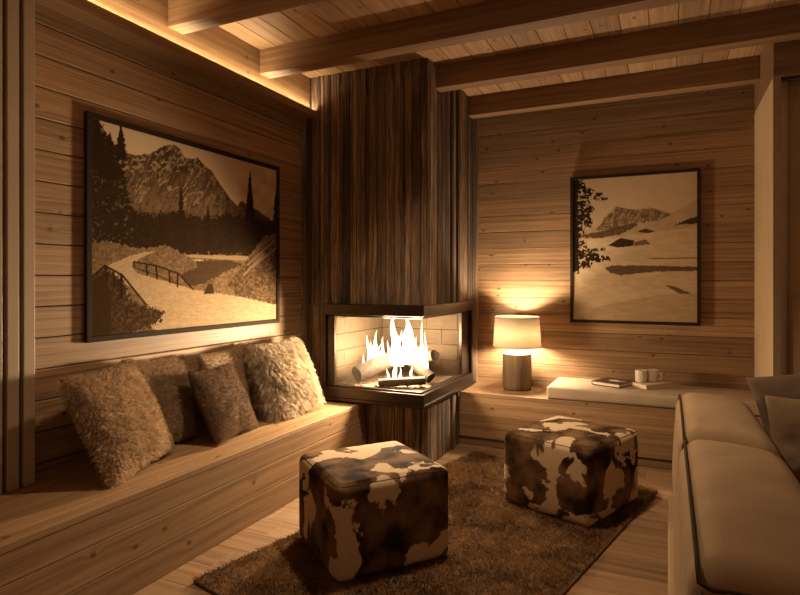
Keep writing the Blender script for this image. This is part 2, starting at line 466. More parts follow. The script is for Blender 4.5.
# ------------------------------------------------------------------ corner fireplace
fp = thing('corner_fireplace', 'black steel corner fireplace with two glass sides and a burning fire', 'fireplace', (-2.05, 4.3, FZ0))
GX0, GY1, GZ0, GZ1 = -2.385, 4.78, .587, 1.137
w = rel(MB(), fp)
w.box(FX0, FX1, FY0, YC0+.03, GZ1, FZ1, 'x'); w.box(FX1-.09, FX1, YC0+.0302, FY1, GZ1, FZ1, 'y')            # head
w.box(FX0, FX1, FY0, YC0+.03, FZ0, GZ0-.02, 'x'); w.box(FX1-.09, FX1, YC0+.0302, FY1, FZ0, GZ0-.02, 'y')     # foot
w.box(FX0, FX0+.035, FY0, YC0+.03, GZ0-.02, GZ1, 'z'); w.box(FX0+.035, GX0, FY0+.022, FY0+.056, GZ0-.02, GZ1, 'z')
w.box(FX1-.09, FX1, FY1-.05, FY1, GZ0-.02, GZ1, 'z'); w.box(FX1-.055, FX1-.026, GY1+.03, FY1-.05, GZ0-.02, GZ1, 'z')
w.box(FX0+.035, FX1-.024, FY0+.022, FY0+.047, GZ1-.016, GZ1, 'x'); w.box(FX1-.05, FX1-.024, FY0+.047, FY1-.05, GZ1-.016, GZ1, 'y')
w.build('frame', M_METAL, fp, bevel=.004)
w = rel(MB(), fp)                                                                                          # projecting sill rail
w.box(FX0-.004, FX1+.014, FY0-.014, FY0+.02, FZ0-.012, FZ0+.012, 'x'); w.box(FX1-.02, FX1+.014, FY0+.02, FY1+.004, FZ0-.012, FZ0+.012, 'y')
w.build('sill_rail', M_METAL, fp, bevel=.004)
w = rel(MB(), fp)
w.box(FX0+.035, FX1-.028, FY0+.028, FY0+.047, GZ0-.02, GZ0-.006, 'x'); w.box(FX1-.05, FX1-.028, FY0+.047, GY1+.03, GZ0-.02, GZ0-.006, 'y')
w.build('glazing_bead', M_METAL, fp, bevel=.003)
w = rel(MB(), fp); w.box(GX0-.02, FX1-.050, FY0+.048, FY0+.053, GZ0-.015, GZ1+.02, 'x'); w.build('glass_pane', M_GLASS, fp, bevel=0)
w = rel(MB(), fp); w.box(FX1-.050, FX1-.045, FY0+.053, GY1+.04, GZ0-.015, GZ1+.02, 'y'); w.build('glass_pane', M_GLASS, fp, bevel=0)
# firebrick lining: back, left, floor, hood
def bricks(w, axis, fixed0, fixed1, lo, hi, z0, z1, bl=.30, bh=.135):
    z = z0; k = 0
    while z < z1-.01:
        zb = min(z+bh, z1); a = lo-(bl/2 if k % 2 else 0)
        while a < hi:
            a0, b0 = max(a, lo), min(a+bl, hi)
            if b0-a0 > .01:
                if axis == 'x': w.box(a0+.0015, b0-.0015, fixed0, fixed1, z+.0015, zb-.0015, 'x')
                else: w.box(fixed0, fixed1, a0+.0015, b0-.0015, z+.0015, zb-.0015, 'y')
            a += bl
        z = zb; k += 1
w = rel(MB(), fp); IX, IY = -2.45, 4.86
bricks(w, 'x', IY, IY+.03, IX, FX1-.06, .56, 1.20); bricks(w, 'y', IX-.03, IX, FY0+.14, IY+.03, .56, 1.20)
w.build('firebrick_lining', M_BRICK, fp, bevel=.003)
w = rel(MB(), fp); w.box(IX-.04, FX1-.06, FY0+.06, IY+.04, .52, .565, 'x'); w.build('hearth_floor', M_ASH, fp, bevel=.002)
w = rel(MB(), fp); w.box(IX-.04, FX1-.06, FY0+.06, IY+.04, 1.19, 1.215, 'x'); w.build('smoke_hood', M_DARK, fp, bevel=.002)

# logs
def log_mat():
    t = NT('log_bark'); o = t.obj()
    n = t.noise(o, 22, 5, .65); n2 = t.noise(o, 5, 3)
    col = t.ramp(t.math('ADD', t.math('MULTIPLY', n, .6), t.math('MULTIPLY', n2, .4)), [(.35, (.014, .008, .004)), (.65, (.055, .033, .018))])
    t.princ(col, .9, normal=t.bump(n, .8, .01)); return t.m
M_LOG = log_mat(); M_LOGEND = wood('log_heart', (.04, .023, .012), (.075, .046, .024), (.11, .07, .038), .85, knots=False)
def log(a, b, r, label, squash=1.0, seed=0, split=False):
    rr = random.Random(seed); a, b = Vector(a), Vector(b); ax = (b-a).normalized(); L = (b-a).length
    up = Vector((0, 0, 1)); x = ax.cross(up).normalized(); y = x.cross(ax).normalized(); n = 20; N = 14
    V = []; F = []
    ph = [rr.uniform(0, 6.28) for _ in range(4)]
    for i in range(N):
        s = i/(N-1)
        e = 1-.06*(1 if i in (0, N-1) else 0)
        for k in range(n):
            an = 2*PI*k/n
            q = r*e*(1+.06*math.sin(3*an+ph[0]+s)+.04*math.sin(5*an+ph[1]-2*s)+.03*math.sin(7*s*3+ph[2]+an))
            px, py = q*math.cos(an), q*math.sin(an)*squash
            if split: py = min(py, r*.35)
            V.append(ax*(s*L)+x*px+y*py)
    for i in range(N-1):
        for k in range(n): F.append((i*n+k, (i+1)*n+k, (i+1)*n+(k+1) % n, i*n+(k+1) % n))
    t = thing('log', label, 'log', a, 'logs burning in the fireplace')
    mesh('bark', V, F, M_LOG, t, smooth=not split)
    for i0, fl in ((0, True), (N-1, False)):
        c = sum((V[i0*n+k] for k in range(n)), Vector())/n; q = ax*(-.004 if fl else .004)
        E = [c+q]+[V[i0*n+k]+q*.2 for k in range(n)]
        EF = [(0, 1+k, 1+(k+1) % n) if fl else (0, 1+(k+1) % n, 1+k) for k in range(n)]
        mesh('cut_end', E, EF, M_LOGEND, t)
log((-2.28, 4.07, .645), (-2.06, 4.50, .77), .068, 'split log lying on the left of the fire with its cut end to the front', seed=1)
log((-1.72, 4.27, .625), (-2.00, 4.37, .80), .048, 'log propped diagonally across the middle of the fire', seed=2)
log((-2.06, 4.03, .612), (-1.72, 4.16, .635), .046, 'dark low log lying across the front of the fire', seed=3, split=True)
log((-1.72, 4.36, .80), (-2.05, 4.62, .70), .045, 'thin log end sticking out at the right behind the flames', seed=4)
# embers, flames
V = []; F = []
for _ in range(140):
    x, y = random.uniform(-2.3, -1.72), random.uniform(4.0, 4.7); r = random.uniform(.006, .016); b = len(V)
    M = Matrix.Rotation(random.uniform(0, 6), 3, 'Z') @ Matrix.Rotation(random.uniform(0, 6), 3, 'X')
    for s in ((1, 0, 0), (-1, 0, 0), (0, 1, 0), (0, -1, 0), (0, 0, .7), (0, 0, -.7)):
        V.append(Vector((x, y, .567+r*.5))+(M @ Vector(s))*r)
    F += [(b+i, b+j, b+k) for i, j, k in ((0, 2, 4), (2, 1, 4), (1, 3, 4), (3, 0, 4), (2, 0, 5), (1, 2, 5), (3, 1, 5), (0, 3, 5))]
tag(mesh('embers', V, F, M_ASH, None, False), 'grey embers and ash strewn over the hearth floor', 'embers', kind='stuff')
def flames():
    V = []; F = []; Hh = []
    rr = random.Random(21)
    def tongue(x, y, z, h, wd, lean=0.0):
        N, n = 16, 8; b = len(V); p1, p2 = rr.uniform(0, 6), rr.uniform(0, 6)
        for i in range(N):
            s = i/(N-1)
            r = wd*(math.sin(PI*min(1, .12+s*.88)**.62)+.02)*(1-.35*s)
            r *= 1+.18*math.sin(9*s+p2)
            cx = x+lean*h*s*s+.16*wd*4*s*math.sin(5*s+p1); cy = y+.12*wd*4*s*math.sin(4*s+p2)
            for k in range(n):
                a = 2*PI*k/n; V.append((cx+r*math.cos(a), cy+r*.6*math.sin(a), z+h*s)); Hh.append(s)
        for i in range(N-1):
            for k in range(n): F.append((b+i*n+k, b+i*n+(k+1) % n, b+(i+1)*n+(k+1) % n, b+(i+1)*n+k))
    # x position, base, height, half width of the main tongues (read off the photograph as a real row of flames)
    for (x, y, z, h, wd, l, k) in [(-2.215, 4.28, .66, .33, .036, .02, 2), (-2.27, 4.27, .70, .25, .024, -.08, 1), (-2.165, 4.29, .68, .26, .026, .08, 1), (-2.31, 4.25, .66, .13, .014, -.1, 0),
                                (-2.045, 4.30, .70, .43, .056, .0, 2), (-1.935, 4.29, .72, .41, .058, .03, 2), (-2.09, 4.31, .72, .19, .020, -.2, 0), (-1.99, 4.30, .70, .22, .030, .05, 1),
                                (-1.87, 4.31, .70, .25, .024, .1, 1), (-1.795, 4.29, .68, .40, .022, -.05, 1), (-1.76, 4.28, .68, .18, .014, .1, 0),
                                (-1.99, 4.17, .61, .19, .018, .03, 1), (-2.04, 4.16, .60, .10, .012, -.1, 0), (-1.94, 4.16, .61, .11, .012, .1, 0), (-1.86, 4.2, .64, .09, .012, .1, 0)]:
        tongue(x, y, z, h, wd, l)
        for _ in range(k): tongue(x+rr.uniform(-.03, .03), y+rr.uniform(-.02, .02), z+h*rr.uniform(.1, .35), h*rr.uniform(.35, .6), wd*.35, rr.uniform(-.3, .3))
    o = mesh('flames', V, F, M_FLAME)
    a = o.data.attributes.new('h', 'FLOAT', 'POINT'); a.data.foreach_set('value', np.array(Hh, 'f'))
    tag(o, 'bright white-yellow flames rising from the logs in the fireplace', 'fire', kind='stuff')
flames()

# ------------------------------------------------------------------ fur
def hair(name, roots, dirs, lens, mat, parent, r0=.0007, pts=5, droop=.35, curl=.15, seed=1, tuft=0, pull=.6):
    g = np.random.default_rng(seed); N = len(roots)
    hc = bpy.data.hair_curves.new(name); hc.add_curves([pts]*N)
    s = np.linspace(0, 1, pts)[None, :, None]
    d = dirs[:, None, :]; L = lens[:, None, None]
    gv = np.array([0, 0, -1.0])
    side = g.normal(size=(N, 3))[:, None, :]
    P = roots[:, None, :]+L*(d*s+droop*gv*s*s+curl*side*s*s*.5)
    if tuft:
        c = g.choice(N, N//tuft, replace=False); near = np.empty(N, int)
        for k in range(0, N, 2000):
            near[k:k+2000] = ((roots[k:k+2000, None, :]-roots[None, c, :])**2).sum(2).argmin(1)
        P = P+(P[c][near]-P)*(pull*s**1.3)
    hc.attributes['position'].data.foreach_set('vector', P.astype('f').ravel())
    ra = hc.attributes.get('radius') or hc.attributes.new('radius', 'FLOAT', 'POINT')
    ra.data.foreach_set('value', np.tile(r0*np.linspace(1, .35, pts), N).astype('f'))
    tn = g.uniform(.62, 1.25, N)
    if tuft: tn = tn*.5+.5*g.uniform(.6, 1.3, N//tuft)[near]
    a = hc.attributes.new('tone', 'FLOAT', 'POINT'); a.data.foreach_set('value', np.repeat(tn, pts).astype('f'))
    hc.materials.append(mat)
    o = bpy.data.objects.new(name, hc); C.objects.link(o)
    if parent is not None: o.parent = parent
    return o

def vnoise(x, y, seed=0):
    xi, yi = np.floor(x).astype(int), np.floor(y).astype(int); xf, yf = x-xi, y-yi
    def h(a, b):
        n = (a*374761393+b*668265263+seed*974634777) & 0x7fffffff; n = ((n ^ (n >> 13))*1274126177) & 0x7fffffff
        return ((n ^ (n >> 16)) & 0xffff)/65535.
    u, v = xf*xf*(3-2*xf), yf*yf*(3-2*yf)
    return (h(xi, yi)*(1-u)+h(xi+1, yi)*u)*(1-v)+(h(xi, yi+1)*(1-u)+h(xi+1, yi+1)*u)*v
def fbm(x, y, o=4, seed=0):
    s = 0; a = .5
    for k in range(o): s = s+a*vnoise(x*2**k, y*2**k, seed+k); a *= .5
    return s/(1-.5**o)

def pillow_grid(size, thick, n=30, pinch=.09, e=2.6, asp=1.0):
    g = np.linspace(-1, 1, n); X, Y = np.meshgrid(g, g); X, Y = X.ravel(), Y.ravel()
    T = thick*.5*np.sqrt(np.clip((1-np.abs(X)**e)*(1-np.abs(Y)**e), 0, 1))
    px = X*(1-pinch*np.cos(Y*PI/2))*size/2; py = Y*(1-pinch*np.cos(X*PI/2))*size/2*asp
    wr = (fbm(X*2.3+7, Y*2.3+3, 3, 5)-.5)*.02
    top = np.stack([px, py, T+wr*(T > .01)], 1); bot = np.stack([px, py, -T], 1)
    F = []
    for j in range(n-1):
        for i in range(n-1):
            a = j*n+i; F.append((a, a+1, a+n+1, a+n)); b = a+n*n; F.append((b, b+n, b+n+1, b+1))
    # weld the rim
    V = np.concatenate([top, bot]); remap = np.arange(len(V))
    for j in range(n):
        for i in range(n):
            if i in (0, n-1) or j in (0, n-1): remap[n*n+j*n+i] = j*n+i
    F = [tuple(remap[q] for q in f) for f in F]
    used = sorted(set(q for f in F for q in f)); im = {q: k for k, q in enumerate(used)}
    return V[used], [tuple(im[q] for q in f) for f in F]

def pose(V, bottom, face_deg, lean_deg, roll_deg, half, zmin):
    """stand a pillow (local xy plane, normal +z) on its lower edge"""
    f = math.radians(face_deg); L = math.radians(lean_deg); r = math.radians(roll_deg)
    d = np.array([math.cos(f), math.sin(f), 0]); up = np.array([0, 0, 1.])
    n = d*math.cos(L)+up*math.sin(L); b = up*math.cos(L)-d*math.sin(L); a = np.cross(b, n)
    x = V[:, 0]*math.cos(r)-V[:, 1]*math.sin(r); y = V[:, 0]*math.sin(r)+V[:, 1]*math.cos(r)
    W = x[:, None]*a+(y+half)[:, None]*b+V[:, 2:3]*n
    W = W+np.array([bottom[0], bottom[1], 0]); W[:, 2] += zmin-W[:, 2].min()
    return W, n

def surf_samples(V, F, N, g, facing=None, bias=.35):
    V = np.asarray(V); T = np.array([(f[0], f[1], f[2]) for f in F]+[(f[0], f[2], f[3]) for f in F if len(f) == 4])
    A, B, Cc = V[T[:, 0]], V[T[:, 1]], V[T[:, 2]]
    nn = np.cross(B-A, Cc-A); ar = np.linalg.norm(nn, axis=1)+1e-12; nn = nn/ar[:, None]
    wgt = ar.copy()
    if facing is not None: wgt *= np.where(nn @ facing > 0, 1, bias)
    k = g.choice(len(T), N, p=wgt/wgt.sum()); u, v = g.random(N), g.random(N); m = u+v > 1; u[m], v[m] = 1-u[m], 1-v[m]
    # smooth normals
    vn = np.zeros_like(V)
    for c in range(3): np.add.at(vn, T[:, c], nn*ar[:, None])
    vn /= np.linalg.norm(vn, axis=1, keepdims=True)+1e-12
    w0 = 1-u-v
    P = A[k]*w0[:, None]+B[k]*u[:, None]+Cc[k]*v[:, None]
    Nn = vn[T[k, 0]]*w0[:, None]+vn[T[k, 1]]*u[:, None]+vn[T[k, 2]]*v[:, None]
    Nn /= np.linalg.norm(Nn, axis=1, keepdims=True)+1e-12
    return P, Nn

def fur_pillow(label, bottom, face, lean, roll, size, thick, mat, length=.03, N=16000, droop=.5, clump=.4, seed=1, asp=1.0, r0=.0009, tuft=9, pull=.55):
    V, F = pillow_grid(size, thick, asp=asp)
    W, n = pose(V, bottom, face, lean, roll, size*asp/2, .452)
    c = W.mean(0); base = np.array([c[0], c[1], .452])
    t = thing('pillow', label, 'pillow', tuple(base), 'fur pillows on the left bench')
    mesh('cover', W-base, F, COVER[mat.name], t)
    g = np.random.default_rng(seed)
    P, Nn = surf_samples(W-base, F, N, g, n)
    q = P*26
    cl = np.stack([fbm(q[:, 1]+3, q[:, 2]+9, 2, seed), fbm(q[:, 2]+17, q[:, 0]+q[:, 1]+5, 2, seed+3), fbm(q[:, 0]+q[:, 2]+1, q[:, 1]+29, 2, seed+5)], 1)-.5
    D = Nn+cl*clump*3+g.normal(size=P.shape)*.12; D /= np.linalg.norm(D, axis=1, keepdims=True)
    L = length*g.uniform(.6, 1.15, N)
    # keep strands above the seat
    D[:, 2] = np.where(P[:, 2] < length*.8, np.maximum(D[:, 2], .05), D[:, 2])
    dr = droop
    hair('fur', P, D, L, mat, t, r0, 5, dr, .15, seed, tuft, pull)
    return t
fur_pillow('tan fur pillow leaning at the left end of the row on the bench', (-2.385, 2.07), 16, 26, 3, .55, .165, F_TAN, .025, 26000, .25, .35, 1, r0=.0007, tuft=14, pull=.5)
fur_pillow('brown-tan fur pillow half hidden behind the leftmost tan pillow', (-2.59, 2.42), 8, 12, -4, .50, .125, F_MID, .024, 24000, .2, .3, 2, r0=.00065, tuft=12, pull=.35)
fur_pillow('dark brown fur pillow in the middle of the row, leaning on others', (-2.37, 2.77), 10, 27, -1.5, .46, .14, F_BROWN, .012, 22000, .15, .4, 3, r0=.00065, tuft=10, pull=.3)
fur_pillow('short-haired tan pillow tucked behind the dark brown pillow', (-2.60, 2.97), 8, 10, 3, .50, .12, F_MID, .010, 22000, .1, .3, 4, r0=.0006)
fur_pillow('cream long-haired shaggy pillow at the fireplace end of the bench', (-2.40, 3.42), -2, 24, 2, .54, .19, F_WHITE, .062, 18000, .6, .4, 5, r0=.0009, tuft=14, pull=.55)

# ------------------------------------------------------------------ rug
rc = (-.97, 3.10); RL, RW = 2.55, 1.40; ra = -math.radians(13.0)
# long axis points along (sin13, cos13)
rug = thing('rug', 'brown mottled shaggy rug lying under the two cowhide cubes', 'rug', (0, 0, 0))
ex = np.array([math.cos(ra), math.sin(ra)]); ey = np.array([-math.sin(ra), math.cos(ra)])
ctr = ex*((-2.40-.998)/2)+ey*((1.51+4.06)/2)
rug.location = (ctr[0], ctr[1], 0)
V, F = rbox(RW/2, RL/2, .007, .006, 2, 8)
Rz = np.array([[math.cos(ra), -math.sin(ra), 0], [math.sin(ra), math.cos(ra), 0], [0, 0, 1]])
mesh('backing', V @ Rz.T+np.array([0, 0, .0085]), F, M_RUGB, rug)
g = np.random.default_rng(5); N = 75000
P = np.stack([g.uniform(-RW/2+.004, RW/2-.004, N), g.uniform(-RL/2+.004, RL/2-.004, N), np.full(N, .015)], 1)
P[:, :2] += g.normal(size=(N, 2))*.004
D = np.stack([(fbm(P[:, 0]*14, P[:, 1]*14, 2, 1)-.5)*3, (fbm(P[:, 0]*14+40, P[:, 1]*14+9, 2, 2)-.5)*3, np.ones(N)], 1)+g.normal(size=(N, 3))*.3
D /= np.linalg.norm(D, axis=1, keepdims=True); D[:, 2] = np.abs(D[:, 2])
pl = hair('pile', P @ Rz.T, D @ Rz.T, .024*g.uniform(.6, 1.2, N), F_RUG, rug, .0016, 4, .25, .3, 9)
pl['kind'] = 'stuff'

# ------------------------------------------------------------------ cowhide cubes
def ottoman(label, c, rot, sx, sy, h, mat, z0=.017):
    t = thing('ottoman', label, 'ottoman', (c[0], c[1], z0), 'cowhide cube ottomans on the rug', math.radians(rot))
    V, F = rbox(sx/2, sy/2, h/2, .040, 6, 8, (.012, .012, .014))
    V = V+np.array([0, 0, h/2]); V[:, 2] = np.maximum(V[:, 2], 0)
    mesh('hide_cover', V, F, mat, t)
    # sewn seams down the corners and around the top
    pts = []; r = .045; k = .012
    for cx, cy, a0 in ((1, 1, 0), (-1, 1, 90), (-1, -1, 180), (1, -1, 270)):
        for a in range(0, 91, 15):
            an = math.radians(a0+a); pts.append(((sx/2-r)*cx+(r*.72)*math.cos(an), (sy/2-r)*cy+(r*.72)*math.sin(an), h-.0125))
    v, f = tube(pts, .0035, 6, closed=True); mesh('seam', v, f, M_PIPE, t)
    return t
ottoman('brown-and-cream cowhide cube ottoman standing nearest, left on the rug', (-1.402, 2.655), 52.5, .61, .585, .452, cowhide('cowhide_front', (3.1, 1.7, .4), .53))
ottoman('brown-and-cream cowhide cube ottoman further back, beside the sofa', (-.552, 3.74), -21, .59, .65, .445, cowhide('cowhide_rear', (8.3, 4.2, 2.1), .53))

# ------------------------------------------------------------------ lamp
LX, LY = -1.205, 5.03
lp = thing('table_lamp', 'lit table lamp with a round wooden base and a pale drum shade on the bench', 'lamp', (LX, LY, .45))
def lathe_uv(name, prof, mat, parent, n=48, **k):
    v, f = lathe(prof, n, **k); o = mesh(name, v, f, mat, parent)
    me = o.data; l = me.uv_layers.new(name='UVMap')
    co = np.array(v)
    for p in me.polygons:
        for li in p.loop_indices:
            q = co[me.loops[li].vertex_index]; l.data[li].uv = (q[2]+3.3, math.atan2(q[1], q[0]+1e-6)*.125+7)
    a = me.attributes.new('tone', 'FLOAT', 'POINT'); a.data.foreach_set('value', np.ones(len(v), 'f'))
    return o
o = lathe_uv('base', [(.108, .001), (.112, .004), (.124, .03), (.126, .05), (.126, .305), (.122, .315)], W_BLOCK, lp, cap1=False)
o = lathe_uv('base_top', [(.122, .315), (.116, .320), (.02, .321)], plain('lamp_base_end_grain', (.56, .40, .24), .5, nscale=20.), lp, cap0=False)
v, f = lathe([(.009, .318), (.009, .36), (.018, .365), (.018, .41), (.012, .415)], 16); mesh('stem', v, f, M_BRASS, lp)
def shade(): 
    v, f = lathe([(.208, .376), (.192, .636)], 64, False, False)
    o = mesh('lamp_shade', v, f, M_SHADE, lp); m = o.modifiers.new('s', 'SOLIDIFY'); m.thickness = .002
    for r, z in ((.208, .376), (.192, .636)):
        pts = [(r*math.cos(a), r*math.sin(a), z) for a in np.linspace(0, 2*PI, 64, endpoint=False)]
        vv, ff = tube(pts, .003, 6, closed=True); mesh('shade_trim', vv, ff, M_SHADE, o)
shade()
v, f = lathe([(.004, .412), (.014, .418), (.03, .445), (.034, .47), (.028, .495), (.012, .508), (.002, .511)], 20); mesh('bulb', v, f, M_BULB, lp)
v, f = tube([(.122, -.02, .012), (.14, -.05, .03), (.16, -.075, .018), (.185, -.10, .006), (.215, -.11, .008), (.245, -.10, .02), (.27, -.08, .03), (.30, -.03, .012), (.31, .05, .006)], .0045, 8)
mesh('cord', v, f, M_CORD, lp)

# ------------------------------------------------------------------ bench pad, books, mugs
PX0, PX1, PY0, PY1, PZ0, PZ1 = -.89, .60, 4.715, 5.262, .451, .548
pd = thing('bench_pad', 'long pale linen seat pad lying on the back bench', 'seat pad', ((PX0+PX1)/2, (PY0+PY1)/2, PZ0))
V, F = rbox((PX1-PX0)/2, (PY1-PY0)/2, (PZ1-PZ0)/2, .022, 4, 20, (.004, .006, .006)); V = V+np.array([0, 0, (PZ1-PZ0)/2]); V[:, 2] = np.maximum(V[:, 2], 0)
side = np.clip(1-np.abs(V[:, 2]-.045)/.04, 0, 1)*(V[:, 1] < -.25)
mesh('cover', V, F, M_CUSH, pd)
pp = []
for z in (.086, .012):
    a, b, r = (PX1-PX0)/2-.004, (PY1-PY0)/2-.004, .02; pts = []
    for cx, cy, a0 in ((1, 1, 0), (-1, 1, 90), (-1, -1, 180), (1, -1, 270)):
        for q in range(0, 91, 30): an = math.radians(a0+q); pts.append(((a-r)*cx+r*math.cos(an), (b-r)*cy+r*math.sin(an), z))
    v, f = tube(pts, .004, 6, closed=True); mesh('piping', v, f, M_CUSH, pd)

def book(label, corners, z, h, cover, group, img=False, tilt=0):
    """corners: front-left, front-right, back-right, back-left on the table"""
    c = [Vector((*q, 0)) for q in corners]; ctr = sum(c, Vector())/4
    ux = ((c[1]-c[0])+(c[2]-c[3])).normalized(); uy = Vector((-ux.y, ux.x, 0))
    wd = ((c[1]-c[0]).length+(c[2]-c[3]).length)/2; dp = abs((c[3]-c[0]).dot(uy)+(c[2]-c[1]).dot(uy))/2
    t = thing('book', label, 'book', (ctr.x, ctr.y, z), group, math.atan2(ux.y, ux.x))
    w = MB(); w.box(-wd/2+.004, wd/2-.004, -dp/2+.004, dp/2-.004, .0035, h-.0035, 'x'); w.build('page_block', M_PAPER, t, .002)
    w = MB(); w.box(-wd/2, wd/2, -dp/2, dp/2, h-.0032, h, 'x'); w.box(-wd/2, wd/2, -dp/2, dp/2, 0.0, .0032, 'x')
    w.box(-wd/2, -wd/2+.003, -dp/2, dp/2, .0, h, 'x'); w.build('cover', cover, t, .001)
    return t, wd, dp
bk1, wd, dp = book('dark-covered book with a pale picture lying beside the mugs', [(-.555, 4.93), (-.335, 4.83), (-.255, 5.08), (-.475, 5.17)], .556, .030, M_BOOKD, 'books on the linen pad')
# pale printed shape on the cover
V = []; pr = random.Random(4)
for k in range(26):
    a = 2*PI*k/26; r = 1+.25*math.sin(3*a+1)+.12*math.sin(5*a); V.append((.02+.062*r*math.cos(a), .01+.035*r*math.sin(a), .0304))
mesh('cover_picture', V+[(v[0], v[1], .0308) for v in V], [tuple(range(26, 52))]+[(i, (i+1) % 26, 26+(i+1) % 26, 26+i) for i in range(26)], M_PAPER, bk1, False)
bk2, wd2, dp2 = book('pale thick book lying flat under the two mugs', [(-.305, 4.99), (-.195, 4.90), (.075, 5.05), (-.035, 5.14)], .556, .034, M_PAPER, 'books on the linen pad')
def mug(label, x, y, ang):
    t = thing('mug', label, 'mug', (x, y, .5915), 'mugs on the pale book', ang)
    prof = [(.036, 0), (.041, .003), (.044, .02), (.0455, .06), (.046, .094), (.0445, .0965), (.0425, .094), (.041, .02), (.036, .008), (.002, .006)]
    v, f = lathe(prof, 32, True, True); mesh('body', v, f, M_CERAM, t)
    pts = [(.044+.034*math.sin(a)*1.0, 0, .048+.028*math.cos(a)) for a in np.linspace(.05, PI-.05, 12)]
    v, f = tube(pts, .0058, 8); mesh('handle', v, f, M_CERAM, t)
mug('pale stoneware mug, left of the pair on the book', -.195, 5.01, math.radians(95))
mug('pale stoneware mug with its handle to the right, right of the pair', -.115, 5.065, math.radians(-15))

# ------------------------------------------------------------------ sofa
sf = thing('sofa', 'beige linen sofa with dark piping seen from behind its backrest at right', 'sofa', (.6, 1.9, 0))
SO = np.array(sf.location)
def part(name, lo, hi, r, mat, parent=sf, bulge=(0, 0, 0), shape=None, k=6, m=8):
    lo, hi = np.array(lo, float), np.array(hi, float); h = (hi-lo)/2
    V, F = rbox(h[0], h[1], h[2], r, k, m, bulge); V = V+(hi+lo)/2
    if shape: V = shape(V)
    return mesh(name, V-SO, F, mat, parent), V
part('base', (0.0, .15, .001), (1.25, 3.50, .225), .012, M_SOFA)
part('seat_cushion', (.33, 1.80, .226), (1.25, 3.27, .47), .05, M_SOFA, bulge=(.0, .0, .015))
part('seat_cushion', (.33, .2, .226), (1.25, 1.79, .47), .05, M_SOFA, bulge=(.0, .0, .015))
part('armrest', (.36, 3.28, .226), (1.25, 3.50, .66), .06, M_SOFA)
def back_shape(y0, y1):
    def fn(V):
        V = V.copy(); s = np.clip((V[:, 2]-.45)/.33, 0, 1)
        fx = (V[:, 0]-.02)/.34                             # 0 outer side, 1 seat side
        V[:, 2] -= .022*np.clip(fx, 0, 1)**1.6*s           # top slopes to the seat
        V[:, 0] += .02*s*(1-np.clip(fx, 0, 1))
        return V
    return fn
for y0, y1 in ((2.545, 3.50), (1.36, 2.50), (.2, 1.315)):
    o, V = part('back_cushion', (.022, y0, .226), (.398, y1, .803), .08, M_SOFA, bulge=(.0, .012, .045), shape=back_shape(y0, y1), k=8, m=10)
    h = .006
    # dark piping along the outer top edge and around the near end, tan piping along the seat side
    def prof(x): return .785-.075*np.clip((x-.02)/.34, 0, 1)**1.6
    L = [(.045, y1-.05, .70), (.048, y1-.035, .745), (.052, y1-.05, .768)]
    pts = [(.054, y1-.02, 0.718), (.054, y1-.012, 0.753), (.058, y1-.035, 0.784), (.058, y1-.08, 0.788), (.058, (y0+y1)/2, 0.793), (.058, y0+.08, 0.788), (.058, y0+.035, 0.782), (.06, y0+.014, 0.760), (.085, y0+.006, 0.753), (.13, y0+.006, 0.756), (.2, y0+.006, 0.753), (.27, y0+.006, 0.733), (.31, y0+.012, 0.708)]
    v, f = tube([np.array(p)-SO for p in pts], .0052, 8); pp = mesh('piping', v, f, M_PIPE, o); pp['label'] = 'dark piping along the outer edge and seam'
    pts = [(.368, y1-.06, 0.718), (.366, y1-.09, 0.730), (.368, (y0+y1)/2, 0.740), (.366, y0+.09, 0.730), (.364, y0+.06, 0.718)]
    v, f = tube([np.array(p)-SO for p in pts], .006, 8); pp = mesh('piping', v, f, M_PIPE2, o); pp['label'] = 'tan piping along the seat side'

def plain_pillow(label, bottom, face, lean, roll, size, thick, mat, zmin=.485, asp=1.0, pinch=.07):
    V, F = pillow_grid(size, thick, 36, pinch=pinch, asp=asp)
    W, n = pose(V, bottom, face, lean, roll, size*asp/2, zmin); base = np.array([W[:, 0].mean(), W[:, 1].mean(), zmin])
    o = mesh('pillow', W-base, F, mat, None, True, tuple(base))
    m = o.modifiers.new('s', 'SUBSURF'); m.levels = 1; m.render_levels = 1
    return tag(o, label, 'pillow', 'pillows on the sofa')
plain_pillow('grey sofa pillow standing at the back against the armrest', (.64, 3.165), -93, 8, 13, .52, .12, M_VELV, asp=.9)
plain_pillow('taupe sofa pillow in front of the grey one, its face in shadow', (.615, 2.975), -96, 11, 2, .445, .12, M_VELV2, asp=.92)
plain_pillow('tan sofa pillow at the right picture edge beside the taupe one', (.82, 2.80), -130, 16, 0, .42, .13, M_SOFA)

# ------------------------------------------------------------------ pictures
cyaw, syaw = math.cos(YAW), math.sin(YAW)
def to_px(x, y, z):
    """where a wall point falls in the photograph, used only to trace the prints"""
    dep = -x*syaw+y*cyaw; lat = x*cyaw+y*syaw
    return 400+FPX*lat/dep, HOR-FPX*(z-CAM_H)/dep
def inpoly(X, Y, pts):
    r = np.zeros(X.shape, bool); n = len(pts)
    for i in range(n):
        x0, y0 = pts[i]; x1, y1 = pts[(i+1) % n]
        c = (y0 > Y) != (y1 > Y); d = (y1-y0) if abs(y1-y0) > 1e-9 else 1e-9
        r ^= c & (X < (x1-x0)*(Y-y0)/d+x0)
    return r
def seg(X, Y, a, b, w):
    ax, ay = a; dx, dy = b[0]-ax, b[1]-ay; L = dx*dx+dy*dy
    t = np.clip(((X-ax)*dx+(Y-ay)*dy)/L, 0, 1); return np.hypot(X-ax-t*dx, Y-ay-t*dy) < w
def spruce(X, Y, tx, ty, by, hw, seed):
    s = (Y-ty)/(by-ty); sw = hw*s*(.55+.75*vnoise(Y*1.1+seed*9, 0*X+seed, seed))+.4
    return (s > 0) & (s < 1) & (np.abs(X-tx) < sw)
